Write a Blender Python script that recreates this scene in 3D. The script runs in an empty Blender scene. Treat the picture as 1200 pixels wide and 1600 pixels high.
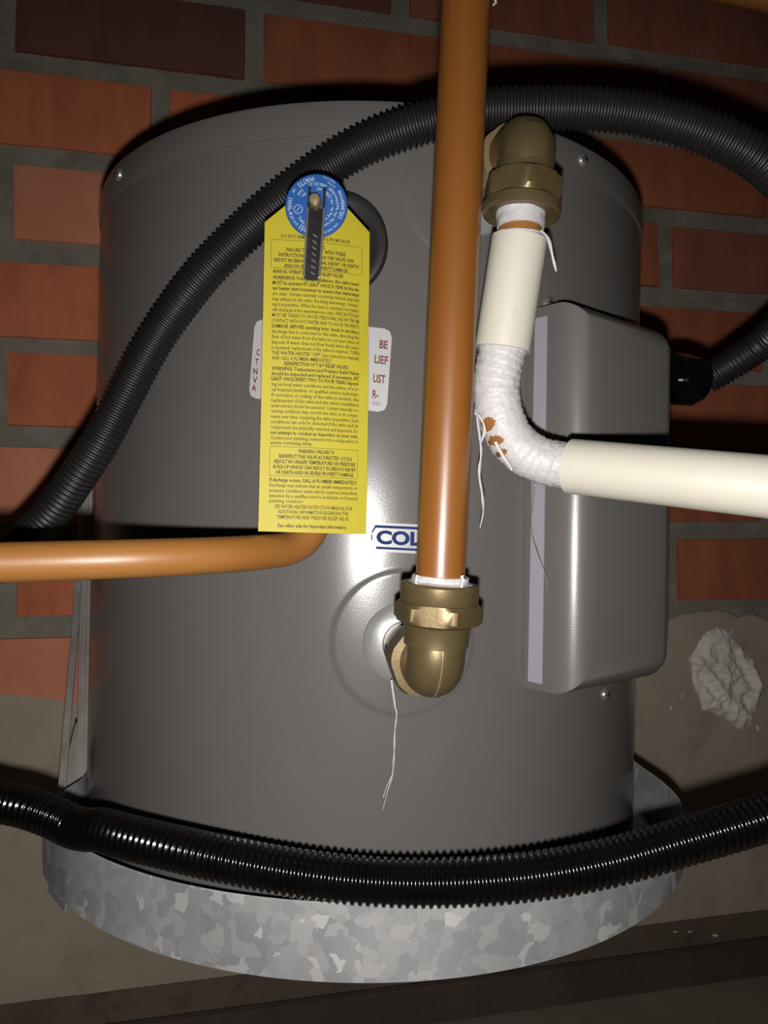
import bpy, bmesh, math, random
from mathutils import Vector, Matrix, noise

random.seed(7)
PI = math.pi
scene = bpy.context.scene
COL = scene.collection

# ------------------------------------------------------------------ camera, flash, world, exposure
CAM = Vector((0.0, 0.0, 0.581))            # phone held 58 cm above the floor
PITCH = math.atan(20 / 1200)               # looking very slightly up
cd = bpy.data.cameras.new('camera')
cam = bpy.data.objects.new('camera', cd)
COL.objects.link(cam)
cam.location = CAM
cam.rotation_euler = (PI / 2 + PITCH, 0, 0)
cd.sensor_fit = 'HORIZONTAL'
cd.sensor_width = 36
cd.lens = 36
cd.clip_start = 0.01
scene.camera = cam

w = bpy.data.worlds.new('world')
scene.world = w
w.use_nodes = True
w.node_tree.nodes['Background'].inputs[0].default_value = (1.0, 0.86, 0.74, 1)
w.node_tree.nodes['Background'].inputs[1].default_value = 0.004

fl = bpy.data.lights.new('phone_flash', 'SPOT')      # the LED flash sits 2 cm below the lens
fl.energy = 10.5
fl.shadow_soft_size = 0.0045
fl.spot_size = math.radians(165)
fl.spot_blend = 1.0
fl.color = (1.0, 0.975, 0.945)
flash = bpy.data.objects.new('phone_flash', fl)
COL.objects.link(flash)
flash.location = CAM + Vector((0.0, 0.0, -0.0215))
flash.rotation_euler = (PI / 2 - math.radians(9.0), 0, 0)

vs = scene.view_settings
vs.view_transform = 'Standard'
vs.look = 'None'
vs.gamma = 1
vs.use_curve_mapping = False
vs.exposure = 0.0

# ------------------------------------------------------------------ helpers
def P(px, py, Y):
    """point seen at photo pixel (px, py) at real distance Y in front of the camera"""
    x = (px - 600) / 1200
    z = (800 - py) / 1200
    c, s = math.cos(PITCH), math.sin(PITCH)
    d = Vector((x, c - z * s, s + z * c))
    return CAM + d * (Y / d.y)

WT = 0.22                                   # the wall runs away to the right
WD = 0.90
WPSI = math.atan(WT)
WN = Vector((math.sin(WPSI), -math.cos(WPSI), 0))     # wall normal, towards the room
WS = Vector((math.cos(WPSI), math.sin(WPSI), 0))      # along the wall
W0 = Vector((0, WD, 0))
def wall_sz(px, py):
    a = CAM; b = P(px, py, 1.0) - a
    t = (W0 - a).dot(WN) / b.dot(WN)
    p = a + b * t
    return (p - W0).dot(WS), p.z
def wall_pt(s, z, out=0.0):
    return W0 + WS * s + WN * out + Vector((0, 0, z))

def new_mesh(name, verts, faces, mat=None, parent=None, smooth=None):
    me = bpy.data.meshes.new(name)
    me.from_pydata([tuple(v) for v in verts], [], faces)
    me.update()
    return link_mesh(name, me, mat, parent, smooth)

def link_mesh(name, me, mat=None, parent=None, smooth=None):
    if mat: me.materials.append(mat)
    if smooth is not None:
        me.shade_smooth()
        me.set_sharp_from_angle(angle=math.radians(smooth))
    o = bpy.data.objects.new(name, me)
    COL.objects.link(o)
    if parent:
        o.parent = parent
    return o

def bm_obj(name, bm, mat=None, parent=None, smooth=None):
    bmesh.ops.recalc_face_normals(bm, faces=bm.faces)
    me = bpy.data.meshes.new(name)
    bm.to_mesh(me); bm.free()
    return link_mesh(name, me, mat, parent, smooth)

def empty(name, loc):
    o = bpy.data.objects.new(name, None)
    o.empty_display_size = 0.02
    COL.objects.link(o)
    o.location = loc
    bpy.context.view_layer.update()
    return o

def tag(o, label, cat, group=None):
    o['label'] = label; o['category'] = cat
    if group: o['group'] = group
    return o

def adopt(o, parent):
    """parent a part built in world coordinates without moving it"""
    o.parent = parent
    o.matrix_parent_inverse = parent.matrix_basis.inverted()
    return o

def catmull(pts, n=12):
    pts = [Vector(p) for p in pts]
    out = []
    for i in range(len(pts) - 1):
        p1, p2 = pts[i], pts[i + 1]
        p0 = pts[i - 1] if i else p1 * 2 - p2
        p3 = pts[i + 2] if i + 2 < len(pts) else p2 * 2 - p1
        for k in range(n):
            t = k / n
            out.append(0.5 * ((2 * p1) + (p2 - p0) * t + (2 * p0 - 5 * p1 + 4 * p2 - p3) * t * t + (3 * p1 - p0 - 3 * p2 + p3) * t ** 3))
    out.append(pts[-1])
    return out

def resample(pts, step):
    L = [0.0]
    for a, b in zip(pts, pts[1:]): L.append(L[-1] + (b - a).length)
    n = max(2, int(L[-1] / step))
    out, j = [], 0
    for i in range(n + 1):
        d = L[-1] * i / n
        while j < len(L) - 2 and L[j + 1] < d: j += 1
        t = (d - L[j]) / max(1e-9, L[j + 1] - L[j])
        out.append(pts[j].lerp(pts[j + 1], t))
    return out, L[-1]

def sweep(pts, radius, seg=24, cap=True, flat=None):
    """radius: number or f(i, theta, s). Returns verts, faces"""
    n = len(pts)
    T = []
    for i in range(n):
        a = pts[max(0, i - 1)]; b = pts[min(n - 1, i + 1)]
        T.append((b - a).normalized())
    u = T[0].orthogonal().normalized()
    up = Vector((0, 0, 1))
    if abs(T[0].dot(up)) < 0.9:
        u = (up - T[0] * up.dot(T[0])).normalized()
    verts, faces = [], []
    s = 0
    for i in range(n):
        if i:
            s += (pts[i] - pts[i - 1]).length
            u = (u - T[i] * u.dot(T[i])).normalized()
        v = T[i].cross(u)
        for k in range(seg):
            th = 2 * PI * k / seg
            r = radius(i, th, s) if callable(radius) else radius
            c, d = math.cos(th), math.sin(th)
            if flat: d *= flat
            verts.append(pts[i] + (u * c + v * d) * r)
    for i in range(n - 1):
        for k in range(seg):
            a = i * seg + k; b = i * seg + (k + 1) % seg
            faces.append((a, b, b + seg, a + seg))
    if cap:
        faces.append(tuple(range(seg))[::-1])
        faces.append(tuple((n - 1) * seg + k for k in range(seg)))
    return verts, faces

def lathe(prof, p0, d, seg=40, hexa=None, rot=0.0):
    """prof: list of (s, r) along direction d from p0. hexa: apothem that clips the rings to a hexagon"""
    d = Vector(d).normalized()
    up = Vector((0, 0, 1)) if abs(d.z) < 0.9 else Vector((1, 0, 0))
    u = (up - d * up.dot(d)).normalized(); v = d.cross(u)
    verts, faces = [], []
    for s, r in prof:
        for k in range(seg):
            th = 2 * PI * k / seg
            rr = r
            if hexa:
                a = (th + rot) % (PI / 3) - PI / 6
                rr = min(r, hexa / math.cos(a))
            verts.append(Vector(p0) + d * s + (u * math.cos(th) + v * math.sin(th)) * rr)
    n = len(prof)
    for i in range(n - 1):
        for k in range(seg):
            a = i * seg + k; b = i * seg + (k + 1) % seg
            faces.append((a, b, b + seg, a + seg))
    faces.append(tuple(range(seg))[::-1]); faces.append(tuple((n - 1) * seg + k for k in range(seg)))
    return verts, faces

def lathe_obj(name, prof, p0, d, mat, parent=None, seg=40, hexa=None, rot=0.0, smooth=32, add=None):
    v, f = lathe(prof, p0, d, seg, hexa, rot)
    if add:
        for v2, f2 in add:
            n = len(v); v += v2; f += [tuple(i + n for i in q) for q in f2]
    bm = bmesh.new()
    vv = [bm.verts.new(x) for x in v]
    for q in f:
        bm.faces.new([vv[i] for i in q])
    o = bm_obj(name, bm, mat, None, smooth)
    if parent: adopt(o, parent)
    return o

def sweep_obj(name, pts, radius, mat, parent=None, seg=24, smooth=50, cap=True, flat=None):
    v, f = sweep(pts, radius, seg, cap, flat)
    o = new_mesh(name, v, f, mat, None, smooth)
    if parent: adopt(o, parent)
    return o

# ------------------------------------------------------------------ materials
def mat(name, c1, c2=None, rough=0.5, metal=0.0, nscale=30.0, bump=0.0, bscale=200.0, coat=0.0, spec=0.5,
        c3=None, n3=8.0, t3=(0.55, 0.7), stretch=None, rough2=None, k=1.0):
    c1 = tuple(min(0.9, c * k) for c in c1)
    c2 = c2 and tuple(min(0.9, c * k) for c in c2)
    c3 = c3 and tuple(min(0.9, c * k) for c in c3)
    m = bpy.data.materials.new(name); m.use_nodes = True
    nt = m.node_tree; N = nt.nodes; L = nt.links
    b = N['Principled BSDF']
    b.inputs['Roughness'].default_value = rough
    b.inputs['Metallic'].default_value = metal
    b.inputs['Specular IOR Level'].default_value = spec
    if coat:
        b.inputs['Coat Weight'].default_value = coat
        b.inputs['Coat Roughness'].default_value = 0.12
    b.inputs['Base Color'].default_value = (*c1, 1)
    tc = N.new('ShaderNodeTexCoord'); mp = N.new('ShaderNodeMapping')
    L.new(tc.outputs['Object'], mp.inputs[0])
    if stretch: mp.inputs['Scale'].default_value = stretch
    if c2:
        n = N.new('ShaderNodeTexNoise'); n.inputs['Scale'].default_value = nscale; n.inputs['Detail'].default_value = 6
        L.new(mp.outputs[0], n.inputs['Vector'])
        r = N.new('ShaderNodeValToRGB')
        r.color_ramp.elements[0].position = 0.35; r.color_ramp.elements[0].color = (*c1, 1)
        r.color_ramp.elements[1].position = 0.65; r.color_ramp.elements[1].color = (*c2, 1)
        L.new(n.outputs['Fac'], r.inputs[0])
        out = r.outputs[0]
        if c3:
            n2 = N.new('ShaderNodeTexNoise'); n2.inputs['Scale'].default_value = n3; n2.inputs['Detail'].default_value = 8
            n2.inputs['Roughness'].default_value = 0.65
            L.new(mp.outputs[0], n2.inputs['Vector'])
            r2 = N.new('ShaderNodeValToRGB')
            r2.color_ramp.elements[0].position = t3[0]; r2.color_ramp.elements[0].color = (0, 0, 0, 1)
            r2.color_ramp.elements[1].position = t3[1]; r2.color_ramp.elements[1].color = (1, 1, 1, 1)
            L.new(n2.outputs['Fac'], r2.inputs[0])
            mx = N.new('ShaderNodeMixRGB'); mx.inputs[2].default_value = (*c3, 1)
            L.new(r2.outputs[0], mx.inputs[0]); L.new(out, mx.inputs[1])
            out = mx.outputs[0]
        L.new(out, b.inputs['Base Color'])
        if rough2 is not None:
            mr = N.new('ShaderNodeMapRange'); mr.inputs[3].default_value = rough; mr.inputs[4].default_value = rough2
            L.new(n.outputs['Fac'], mr.inputs[0]); L.new(mr.outputs[0], b.inputs['Roughness'])
    if bump:
        nb = N.new('ShaderNodeTexNoise'); nb.inputs['Scale'].default_value = bscale; nb.inputs['Detail'].default_value = 6
        L.new(mp.outputs[0], nb.inputs['Vector'])
        bp = N.new('ShaderNodeBump'); bp.inputs['Strength'].default_value = bump; bp.inputs['Distance'].default_value = 0.002
        L.new(nb.outputs['Fac'], bp.inputs['Height']); L.new(bp.outputs[0], b.inputs['Normal'])
    return m

M = {}
M['brick_a'] = mat('brick_orange', (0.36, 0.105, 0.045), (0.30, 0.085, 0.038), 0.85, nscale=25, bump=0.35, bscale=160, c3=(0.20, 0.06, 0.03), n3=14, t3=(0.58, 0.75), stretch=(1.3, 1.3, 0.45), k=1.6)
M['brick_b'] = mat('brick_pink', (0.40, 0.155, 0.09), (0.35, 0.125, 0.07), 0.85, nscale=18, bump=0.35, bscale=160, c3=(0.30, 0.10, 0.055), n3=10, t3=(0.6, 0.8), k=1.6)
M['brick_c'] = mat('brick_dark', (0.105, 0.034, 0.024), (0.075, 0.028, 0.022), 0.85, nscale=16, bump=0.4, bscale=160, c3=(0.14, 0.065, 0.05), n3=20, t3=(0.62, 0.8), stretch=(1.3, 1.3, 0.45), k=1.5)
M['brick_d'] = mat('brick_red', (0.20, 0.062, 0.036), (0.15, 0.05, 0.032), 0.85, nscale=22, bump=0.4, bscale=160, c3=(0.23, 0.105, 0.075), n3=16, t3=(0.6, 0.8), stretch=(1.3, 1.3, 0.45), k=1.5)
M['brick_e'] = mat('brick_rust', (0.26, 0.075, 0.03), (0.20, 0.058, 0.028), 0.85, nscale=22, bump=0.4, bscale=160, c3=(0.13, 0.04, 0.02), n3=12, t3=(0.6, 0.8), stretch=(1.3, 1.3, 0.45), k=1.5)
M['mortar'] = mat('grey_mortar', (0.145, 0.128, 0.105), (0.105, 0.092, 0.074), 0.95, nscale=30, bump=0.7, bscale=220, c3=(0.07, 0.058, 0.045), n3=12, t3=(0.58, 0.75), k=1.75)
M['plaster'] = mat('cement_render', (0.175, 0.145, 0.112), (0.145, 0.118, 0.09), 0.95, nscale=7, bump=0.35, bscale=260, c3=(0.085, 0.062, 0.046), n3=9, t3=(0.56, 0.8), k=2.3)
M['board'] = mat('dark_brown_board', (0.042, 0.029, 0.022), (0.031, 0.021, 0.016), 0.8, nscale=14, bump=0.4, bscale=180, c3=(0.018, 0.010, 0.008), n3=25, t3=(0.62, 0.7), k=1.9)
M['board2'] = mat('damp_cement_strip', (0.085, 0.060, 0.043), (0.065, 0.046, 0.034), 0.9, nscale=14, bump=0.4, bscale=200, c3=(0.05, 0.035, 0.025), n3=20, k=1.6)
M['floor'] = mat('dusty_floor', (0.10, 0.078, 0.06), (0.08, 0.062, 0.048), 0.9, nscale=12, bump=0.4, bscale=160, c3=(0.05, 0.04, 0.03), n3=9, k=2.4)
M['tank'] = mat('grey_enamel', (0.158, 0.146, 0.139), (0.150, 0.139, 0.133), 0.20, nscale=6, bump=0.02, bscale=900, spec=0.5, rough2=0.26, k=0.71)
M['cover'] = mat('grey_plastic_cover', (0.140, 0.131, 0.125), (0.134, 0.125, 0.119), 0.30, nscale=8, bump=0.03, bscale=1200, k=0.88)
M['strip'] = mat('lilac_white_strip', (0.56, 0.52, 0.61), None, 0.45, k=0.55)
M['white_label'] = mat('white_label', (0.70, 0.68, 0.68), None, 0.4, k=0.55)
M['red_ink'] = mat('dark_red_ink', (0.26, 0.045, 0.03), None, 0.6, k=0.5)
M['blue_ink'] = mat('navy_ink', (0.015, 0.045, 0.22), None, 0.7, spec=0.2, k=0.5)
M['grey_ink'] = mat('grey_ink', (0.25, 0.24, 0.24), None, 0.6, k=0.5)
M['black_ink'] = mat('olive_black_ink', (0.060, 0.048, 0.006), None, 0.7, k=0.45)
M['white_ink'] = mat('pale_ink', (0.62, 0.74, 0.86), None, 0.5, k=0.55)
M['yellow'] = mat('yellow_card', (0.385, 0.318, 0.020), (0.368, 0.304, 0.019), 0.55, spec=0.3, nscale=14, bump=0.08, bscale=30)
M['blue'] = mat('blue_plate', (0.003, 0.062, 0.24), None, 0.5)
M['chrome'] = mat('chrome_steel', (0.62, 0.61, 0.60), (0.50, 0.49, 0.48), 0.3, 0.75, nscale=60, bump=0.2, bscale=150, k=0.75)
M['lever'] = mat('polished_steel', (0.50, 0.49, 0.48), (0.42, 0.41, 0.40), 0.28, 1.0, nscale=60, bump=0.12, bscale=200)
M['brass'] = mat('dull_brass', (0.215, 0.155, 0.070), (0.175, 0.125, 0.056), 0.36, 0.55, nscale=40, bump=0.05, bscale=420, rough2=0.46, k=0.72)
M['brass_b'] = mat('bright_brass', (0.50, 0.40, 0.22), (0.45, 0.35, 0.18), 0.32, 0.6, nscale=40, k=0.7)
M['pipe'] = mat('orange_brown_pipe', (0.40, 0.150, 0.028), (0.33, 0.115, 0.020), 0.36, nscale=14, bump=0.03, bscale=260, stretch=(1, 1, 0.2), c3=(0.25, 0.08, 0.015), n3=30, t3=(0.62, 0.8), k=0.49)
M['pipe2'] = mat('tan_orange_pipe', (0.50, 0.215, 0.050), (0.42, 0.165, 0.034), 0.42, nscale=14, bump=0.03, bscale=260, stretch=(0.25, 1, 1), c3=(0.33, 0.12, 0.025), n3=30, t3=(0.62, 0.8), k=0.5)
M['sleeve'] = mat('cream_plastic', (0.51, 0.485, 0.41), (0.48, 0.455, 0.38), 0.42, nscale=20, bump=0.06, bscale=120, c3=(0.34, 0.31, 0.25), n3=95, t3=(0.68, 0.74), stretch=(1, 1, 0.4))
M['tape'] = mat('white_thread_tape', (0.74, 0.71, 0.71), (0.66, 0.63, 0.63), 0.5, nscale=60, bump=0.3, bscale=350, k=0.62)
M['black'] = mat('black_plastic', (0.0026, 0.0024, 0.0026), (0.0018, 0.0017, 0.0019), 0.13, nscale=40, c3=(0.006, 0.006, 0.006), n3=110, t3=(0.68, 0.76), rough2=0.18)
M['dusty'] = mat('dusty_black_plastic', (0.011, 0.0102, 0.0100), (0.007, 0.0065, 0.0065), 0.40, nscale=30, c3=(0.03, 0.028, 0.027), n3=140, t3=(0.66, 0.74), rough2=0.5)
M['rubber'] = mat('black_rubber', (0.012, 0.011, 0.011), None, 0.5)
M['foil'] = mat('silver_flange', (0.50, 0.49, 0.48), (0.40, 0.39, 0.38), 0.35, 0.2, nscale=60, bump=0.08, bscale=90, k=0.55)
M['putty'] = mat('grey_filler', (0.42, 0.385, 0.35), (0.33, 0.30, 0.27), 0.85, nscale=40, bump=0.5, bscale=140, k=1.85)
M['zinc'] = mat('zinc_strip', (0.28, 0.255, 0.235), (0.19, 0.172, 0.16), 0.45, 0.35, nscale=26, bump=0.1, bscale=100, stretch=(1, 1, 0.25), k=2.0)

def galvanised():
    m = bpy.data.materials.new('galvanised_spangle'); m.use_nodes = True
    nt = m.node_tree; N = nt.nodes; L = nt.links; b = N['Principled BSDF']
    tc = N.new('ShaderNodeTexCoord')
    nz = N.new('ShaderNodeTexNoise'); nz.inputs['Scale'].default_value = 55; nz.inputs['Detail'].default_value = 5
    L.new(tc.outputs['Object'], nz.inputs['Vector'])
    mv = N.new('ShaderNodeVectorMath'); mv.operation = 'MULTIPLY_ADD'
    mv.inputs[1].default_value = (0.03, 0.03, 0.03)
    L.new(nz.outputs['Color'], mv.inputs[0]); L.new(tc.outputs['Object'], mv.inputs[2])
    vo = N.new('ShaderNodeTexVoronoi'); vo.inputs['Scale'].default_value = 120
    L.new(mv.outputs[0], vo.inputs['Vector'])
    bw = N.new('ShaderNodeRGBToBW'); L.new(vo.outputs['Color'], bw.inputs[0])
    r = N.new('ShaderNodeValToRGB')
    e = r.color_ramp.elements
    e[0].position = 0.15; e[0].color = (0.325, 0.322, 0.328, 1)
    e[1].position = 0.78; e[1].color = (0.395, 0.39, 0.385, 1)
    x = e.new(0.88); x.color = (0.52, 0.51, 0.50, 1)
    L.new(bw.outputs[0], r.inputs[0])
    n2 = N.new('ShaderNodeTexNoise'); n2.inputs['Scale'].default_value = 9; n2.inputs['Detail'].default_value = 4
    L.new(tc.outputs['Object'], n2.inputs['Vector'])
    mx = N.new('ShaderNodeMixRGB'); mx.blend_type = 'MULTIPLY'; mx.inputs[0].default_value = 0.45
    L.new(r.outputs[0], mx.inputs[1])
    r2 = N.new('ShaderNodeValToRGB'); r2.color_ramp.elements[0].position = 0.35; r2.color_ramp.elements[1].position = 0.6
    r2.color_ramp.elements[0].color = (0.5, 0.5, 0.52, 1)
    L.new(n2.outputs['Fac'], r2.inputs[0]); L.new(r2.outputs[0], mx.inputs[2])
    L.new(mx.outputs[0], b.inputs['Base Color'])
    b.inputs['Metallic'].default_value = 0.25
    mr = N.new('ShaderNodeMapRange'); mr.inputs[3].default_value = 0.35; mr.inputs[4].default_value = 0.6
    L.new(bw.outputs[0], mr.inputs[0]); L.new(mr.outputs[0], b.inputs['Roughness'])
    return m
M['galv'] = galvanised()

# ------------------------------------------------------------------ the room: wall, bricks, render, skirting, floor
def struct(o):
    o['kind'] = 'structure'; return o

S0, S1 = -0.85, 1.15
ZTOP = CAM.z + 0.80
nx, nz_ = 170, 120
vs_, fs_ = [], []
for j in range(nz_ + 1):
    for i in range(nx + 1):
        s = S0 + (S1 - S0) * i / nx; z = ZTOP * j / nz_
        n = noise.noise(Vector((s * 40, z * 40, 1.3))) * 0.0012 + noise.noise(Vector((s * 110, z * 110, 4.0))) * 0.0008
        vs_.append(wall_pt(s, z, n))
for j in range(nz_):
    for i in range(nx):
        a = j * (nx + 1) + i
        fs_.append((a, a + 1, a + nx + 2, a + nx + 1))
wall = new_mesh('wall_back', vs_, fs_, M['mortar'], None, 60)
struct(wall)
# thickness behind the face
bm = bmesh.new()
q = [bm.verts.new(wall_pt(s, z, o)) for o in (-0.1, -0.0025) for s, z in ((S0, 0), (S1, 0), (S1, ZTOP), (S0, ZTOP))]
for f in ((0, 1, 2, 3), (4, 5, 6, 7), (0, 1, 5, 4), (1, 2, 6, 5), (2, 3, 7, 6), (3, 0, 4, 7)):
    bm.faces.new([q[i] for i in f])
core = bm_obj('wall_core', bm, M['mortar'], wall)

def brick(s0, s1, z0, z1, m, seed, proud=0.0045):
    rnd = random.Random(seed)
    bm = bmesh.new()
    j = lambda a=0.0016: rnd.uniform(-a, a)
    c = []
    for o in (-0.012, proud):
        for s, z in ((s0, z0), (s1, z0), (s1, z1), (s0, z1)):
            c.append(bm.verts.new(wall_pt(s + j(), z + j(), o + j(0.0007))))
    for f in ((0, 1, 2, 3), (4, 5, 6, 7), (0, 1, 5, 4), (1, 2, 6, 5), (2, 3, 7, 6), (3, 0, 4, 7)):
        bm.faces.new([c[i] for i in f])
    bmesh.ops.bevel(bm, geom=list(bm.edges), offset=0.0016, segments=2, affect='EDGES', profile=0.6)
    return bm_obj('brick', bm, M[m], wall, 40)

PITCHZ = 0.1005
row_top = {'Y': 0.4837 + 3 * PITCHZ, 'Z': 0.4837 + 2 * PITCHZ, 'A': 0.4837 + PITCHZ, 'B': 0.4837, 'C': 0.3826, 'D': 0.279, 'E': 0.1825, 'F': 0.0821, 'G': -0.0180, 'H': -0.1195}
BH = 0.0785
c_ = 1 / math.cos(WPSI)
joint0 = {'Y': -0.39, 'Z': 0.0188 - 0.2545 * 2, 'A': -0.403, 'B': -0.2486, 'C': -0.405, 'D': -0.255, 'E': -0.409, 'F': -0.262, 'G': -0.400, 'H': -0.27}
colour = {'Y': 'cdcdcd', 'Z': 'cccdddc', 'A': 'cceeddc', 'B': 'aaeeddc', 'C': 'abeeddd', 'D': 'aaaeeed', 'E': 'aaaeeee', 'F': 'baaeeee', 'G': 'aaaeeee', 'H': 'baaeeee'}
sd = 0
for row, zt in row_top.items():
    sg = joint0[row] * c_
    k0 = math.floor((S0 + 0.05 - sg) / 0.2606) 
    for n in range(8):
        k = k0 + n
        a = sg + k * 0.2606 + 0.0105; b = sg + (k + 1) * 0.2606 - 0.0105
        if a < S0 or b > S1 - 0.2: continue
        kk = k + 1
        if row == 'H' and b > 0.15: continue
        cm = colour[row]
        m = 'brick_' + cm[max(0, min(len(cm) - 1, kk))]
        sd += 1
        brick(a, b, CAM.z + zt - BH, CAM.z + zt, m, sd, 0.0045 + random.uniform(-0.001, 0.002))

# cement render over the bottom of the wall, ragged upper edge
edge = [(-200, 1086), (0, 1080), (60, 1084), (110, 1093), (150, 1104), (300, 1090), (450, 1060), (600, 1040), (750, 1030), (900, 1010), (990, 992), (1030, 972), (1060, 960),
        (1100, 952), (1130, 953), (1150, 962), (1172, 958), (1200, 966), (1260, 962), (1400, 960)]
top = []
for (a, b), (c, d) in zip(edge, edge[1:]):
    for k in range(8):
        t = k / 8
        s, z = wall_sz(a + (c - a) * t, b + (d - b) * t)
        top.append((s, z + 0.0022 * noise.noise(Vector((s * 90, z * 60, 2)))))
ZSK = CAM.z - 0.498
bm = bmesh.new()
rings = []
NV = 26
for s, z in top:
    col = [bm.verts.new(wall_pt(s, z, -0.002)), bm.verts.new(wall_pt(s, z - 0.0004, 0.0035)), bm.verts.new(wall_pt(s, z - 0.003, 0.0062))]
    for k in range(1, NV + 1):
        zz = z - 0.003 + (ZSK - z + 0.003) * k / NV
        col.append(bm.verts.new(wall_pt(s, zz, 0.0065 + 0.0016 * noise.noise(Vector((s * 9, zz * 9, 5))) + 0.0007 * noise.noise(Vector((s * 45, zz * 45, 8))))))
    rings.append(col)
for A, B in zip(rings, rings[1:]):
    for k in range(len(A) - 1):
        bm.faces.new((A[k], B[k], B[k + 1], A[k + 1]))
bm_obj('cement_render', bm, M['plaster'], wall, 50)

def wall_bar(name, z0, z1, o, m, bev=0.002):
    bm = bmesh.new()
    q = [bm.verts.new(wall_pt(s, z, oo)) for oo in (0.0, o) for s, z in ((S0, z0), (S1, z0), (S1, z1), (S0, z1))]
    for f in ((0, 1, 2, 3), (4, 5, 6, 7), (0, 1, 5, 4), (1, 2, 6, 5), (2, 3, 7, 6), (3, 0, 4, 7)):
        bm.faces.new([q[i] for i in f])
    bmesh.ops.bevel(bm, geom=list(bm.edges), offset=bev, segments=2, affect='EDGES')
    return bm_obj(name, bm, m, None, 40)
bb = struct(wall_bar('baseboard_back', 0.0, CAM.z - 0.533, 0.010, M['board']))
bs = wall_bar('cement_strip', CAM.z - 0.534, CAM.z - 0.497, 0.006, M['board2']); bs.parent = bb

bm = bmesh.new()
q = [bm.verts.new(p) for p in ((-1.1, -0.5, 0), (1.5, -0.5, 0), (1.5, 1.3, 0), (-1.1, 1.0, 0), (-1.1, -0.5, -0.05), (1.5, -0.5, -0.05), (1.5, 1.3, -0.05), (-1.1, 1.0, -0.05))]
for f in ((0, 1, 2, 3), (4, 5, 6, 7), (0, 1, 5, 4), (1, 2, 6, 5), (2, 3, 7, 6), (3, 0, 4, 7)):
    bm.faces.new([q[i] for i in f])
struct(bm_obj('floor', bm, M['floor']))

# ------------------------------------------------------------------ water heater
R = 0.21
TAU = math.radians(1.1)
AX = Vector((-0.0137, 0.63, CAM.z))
HB = 0.2245                              # camera height above the heater's base
HT = 0.235                               # height of the heater's top above the camera
heater = empty('water_heater', AX + Vector((-math.sin(TAU), 0, -math.cos(TAU))) * HB)
heater.rotation_euler = (0, TAU, 0)
bpy.context.view_layer.update()
HM = heater.matrix_basis.copy(); HI = HM.inverted()
tag(heater, 'squat grey electric water heater standing in the galvanised tray against the bricks', 'water heater')

def tank_hit(px, py, r=R):
    """angle and local height where the line of sight meets the tank wall"""
    a = HI @ CAM; b = (HI @ P(px, py, 1.0)) - a
    A = b.x * b.x + b.y * b.y; B = 2 * (a.x * b.x + a.y * b.y); C = a.x * a.x + a.y * a.y - r * r
    D = max(0.0, B * B - 4 * A * C)
    t = (-B - math.sqrt(D)) / (2 * A)
    p = a + b * t
    return math.atan2(p.x, -p.y), p.z
def tank_pt(phi, z, r=R):
    return Vector((math.sin(phi) * r, -math.cos(phi) * r, z))
def tank_world(phi, z, r=R): return HM @ tank_pt(phi, z, r)

cold_port = tank_hit(631, 1004)
hot_port = tank_hit(742, 306)
dishes = [(cold_port, 0.0405), (hot_port, 0.0415)]
Hh = HB + HT
CAPH = 0.0195
phis = []
ph = -PI
while ph < PI - 1e-6:
    phis.append(ph)
    ph += math.radians(0.28) if -0.3 < ph < 0.62 else math.radians(4)
zs = [0, 0.0015] + [0.003 + (Hh - CAPH - 0.003 + 0.004) * k / 360 for k in range(361)]
def body_r(phi, z):
    r = R
    if z < 0.0014: r -= 0.0015
    for (p0, z0), dr in dishes:
        dx = R * (phi - p0); dz = z - z0
        q = math.hypot(dx, dz)
        if q < dr + 0.002:
            t = min(1, max(0, (dr + 0.0005 - q) / 0.0032)); t = t * t * (3 - 2 * t)
            r = r + 0.0008 * t
    return r
vv, ff = [], []
n = len(phis)
for z in zs:
    for phi in phis: vv.append(tank_pt(phi, z, body_r(phi, z)))
for j in range(len(zs) - 1):
    for i in range(n):
        a = j * n + i; b = j * n + (i + 1) % n
        ff.append((a, b, b + n, a + n))
ff.append(tuple(range(n))[::-1]); ff.append(tuple((len(zs) - 1) * n + i for i in range(n)))
new_mesh('tank_body', vv, ff, M['tank'], heater, 30)
# pressed lid with its folded rim
prof = [(Hh - CAPH - 0.001, R - 0.001), (Hh - CAPH - 0.001, R + 0.0011), (Hh - CAPH + 0.0012, R + 0.0014), (Hh - 0.0035, R + 0.0012), (Hh - 0.0012, R + 0.0004), (Hh, R - 0.002), (Hh - 0.0003, R - 0.006), (Hh - 0.004, R - 0.009), (Hh - 0.004, 0.12), (Hh - 0.004, 0.004)]
v, f = lathe(prof, (0, 0, 0), (0, 0, 1), 160)
bm = bmesh.new(); q = [bm.verts.new(x) for x in v]
for g in f: bm.faces.new([q[i] for i in g])
bm_obj('top_cap', bm, M['tank'], heater, 30)

def screw(px, py, r=R, rad=0.0042, out=0.0):
    phi, z = tank_hit(px, py, r)
    d = tank_pt(phi, 0, 1.0)
    p0 = tank_pt(phi, z, r + out)
    o = lathe_obj('screw', [(-0.001, rad), (0.0006, rad), (0.0016, rad * 0.85), (0.0023, rad * 0.5), (0.0025, rad * 0.06)], p0, d, M['chrome'], None, 20)
    o.parent = heater
    bm = bmesh.new()
    u = Vector((0, 0, 1)); t = d.cross(u)
    for a, b in ((u, t), (t, u)):
        c = [bm.verts.new(p0 + d * h + a * (sa * rad * 0.55) + b * (sb * rad * 0.09)) for h in (0.001, 0.0027) for sa, sb in ((-1, -1), (1, -1), (1, 1), (-1, 1))]
        for g in ((0, 1, 2, 3), (4, 5, 6, 7), (0, 1, 5, 4), (1, 2, 6, 5), (2, 3, 7, 6), (3, 0, 4, 7)): bm.faces.new([c[i] for i in g])
    s = bm_obj('screw_slot', bm, M['rubber'], o)
    return o
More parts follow.
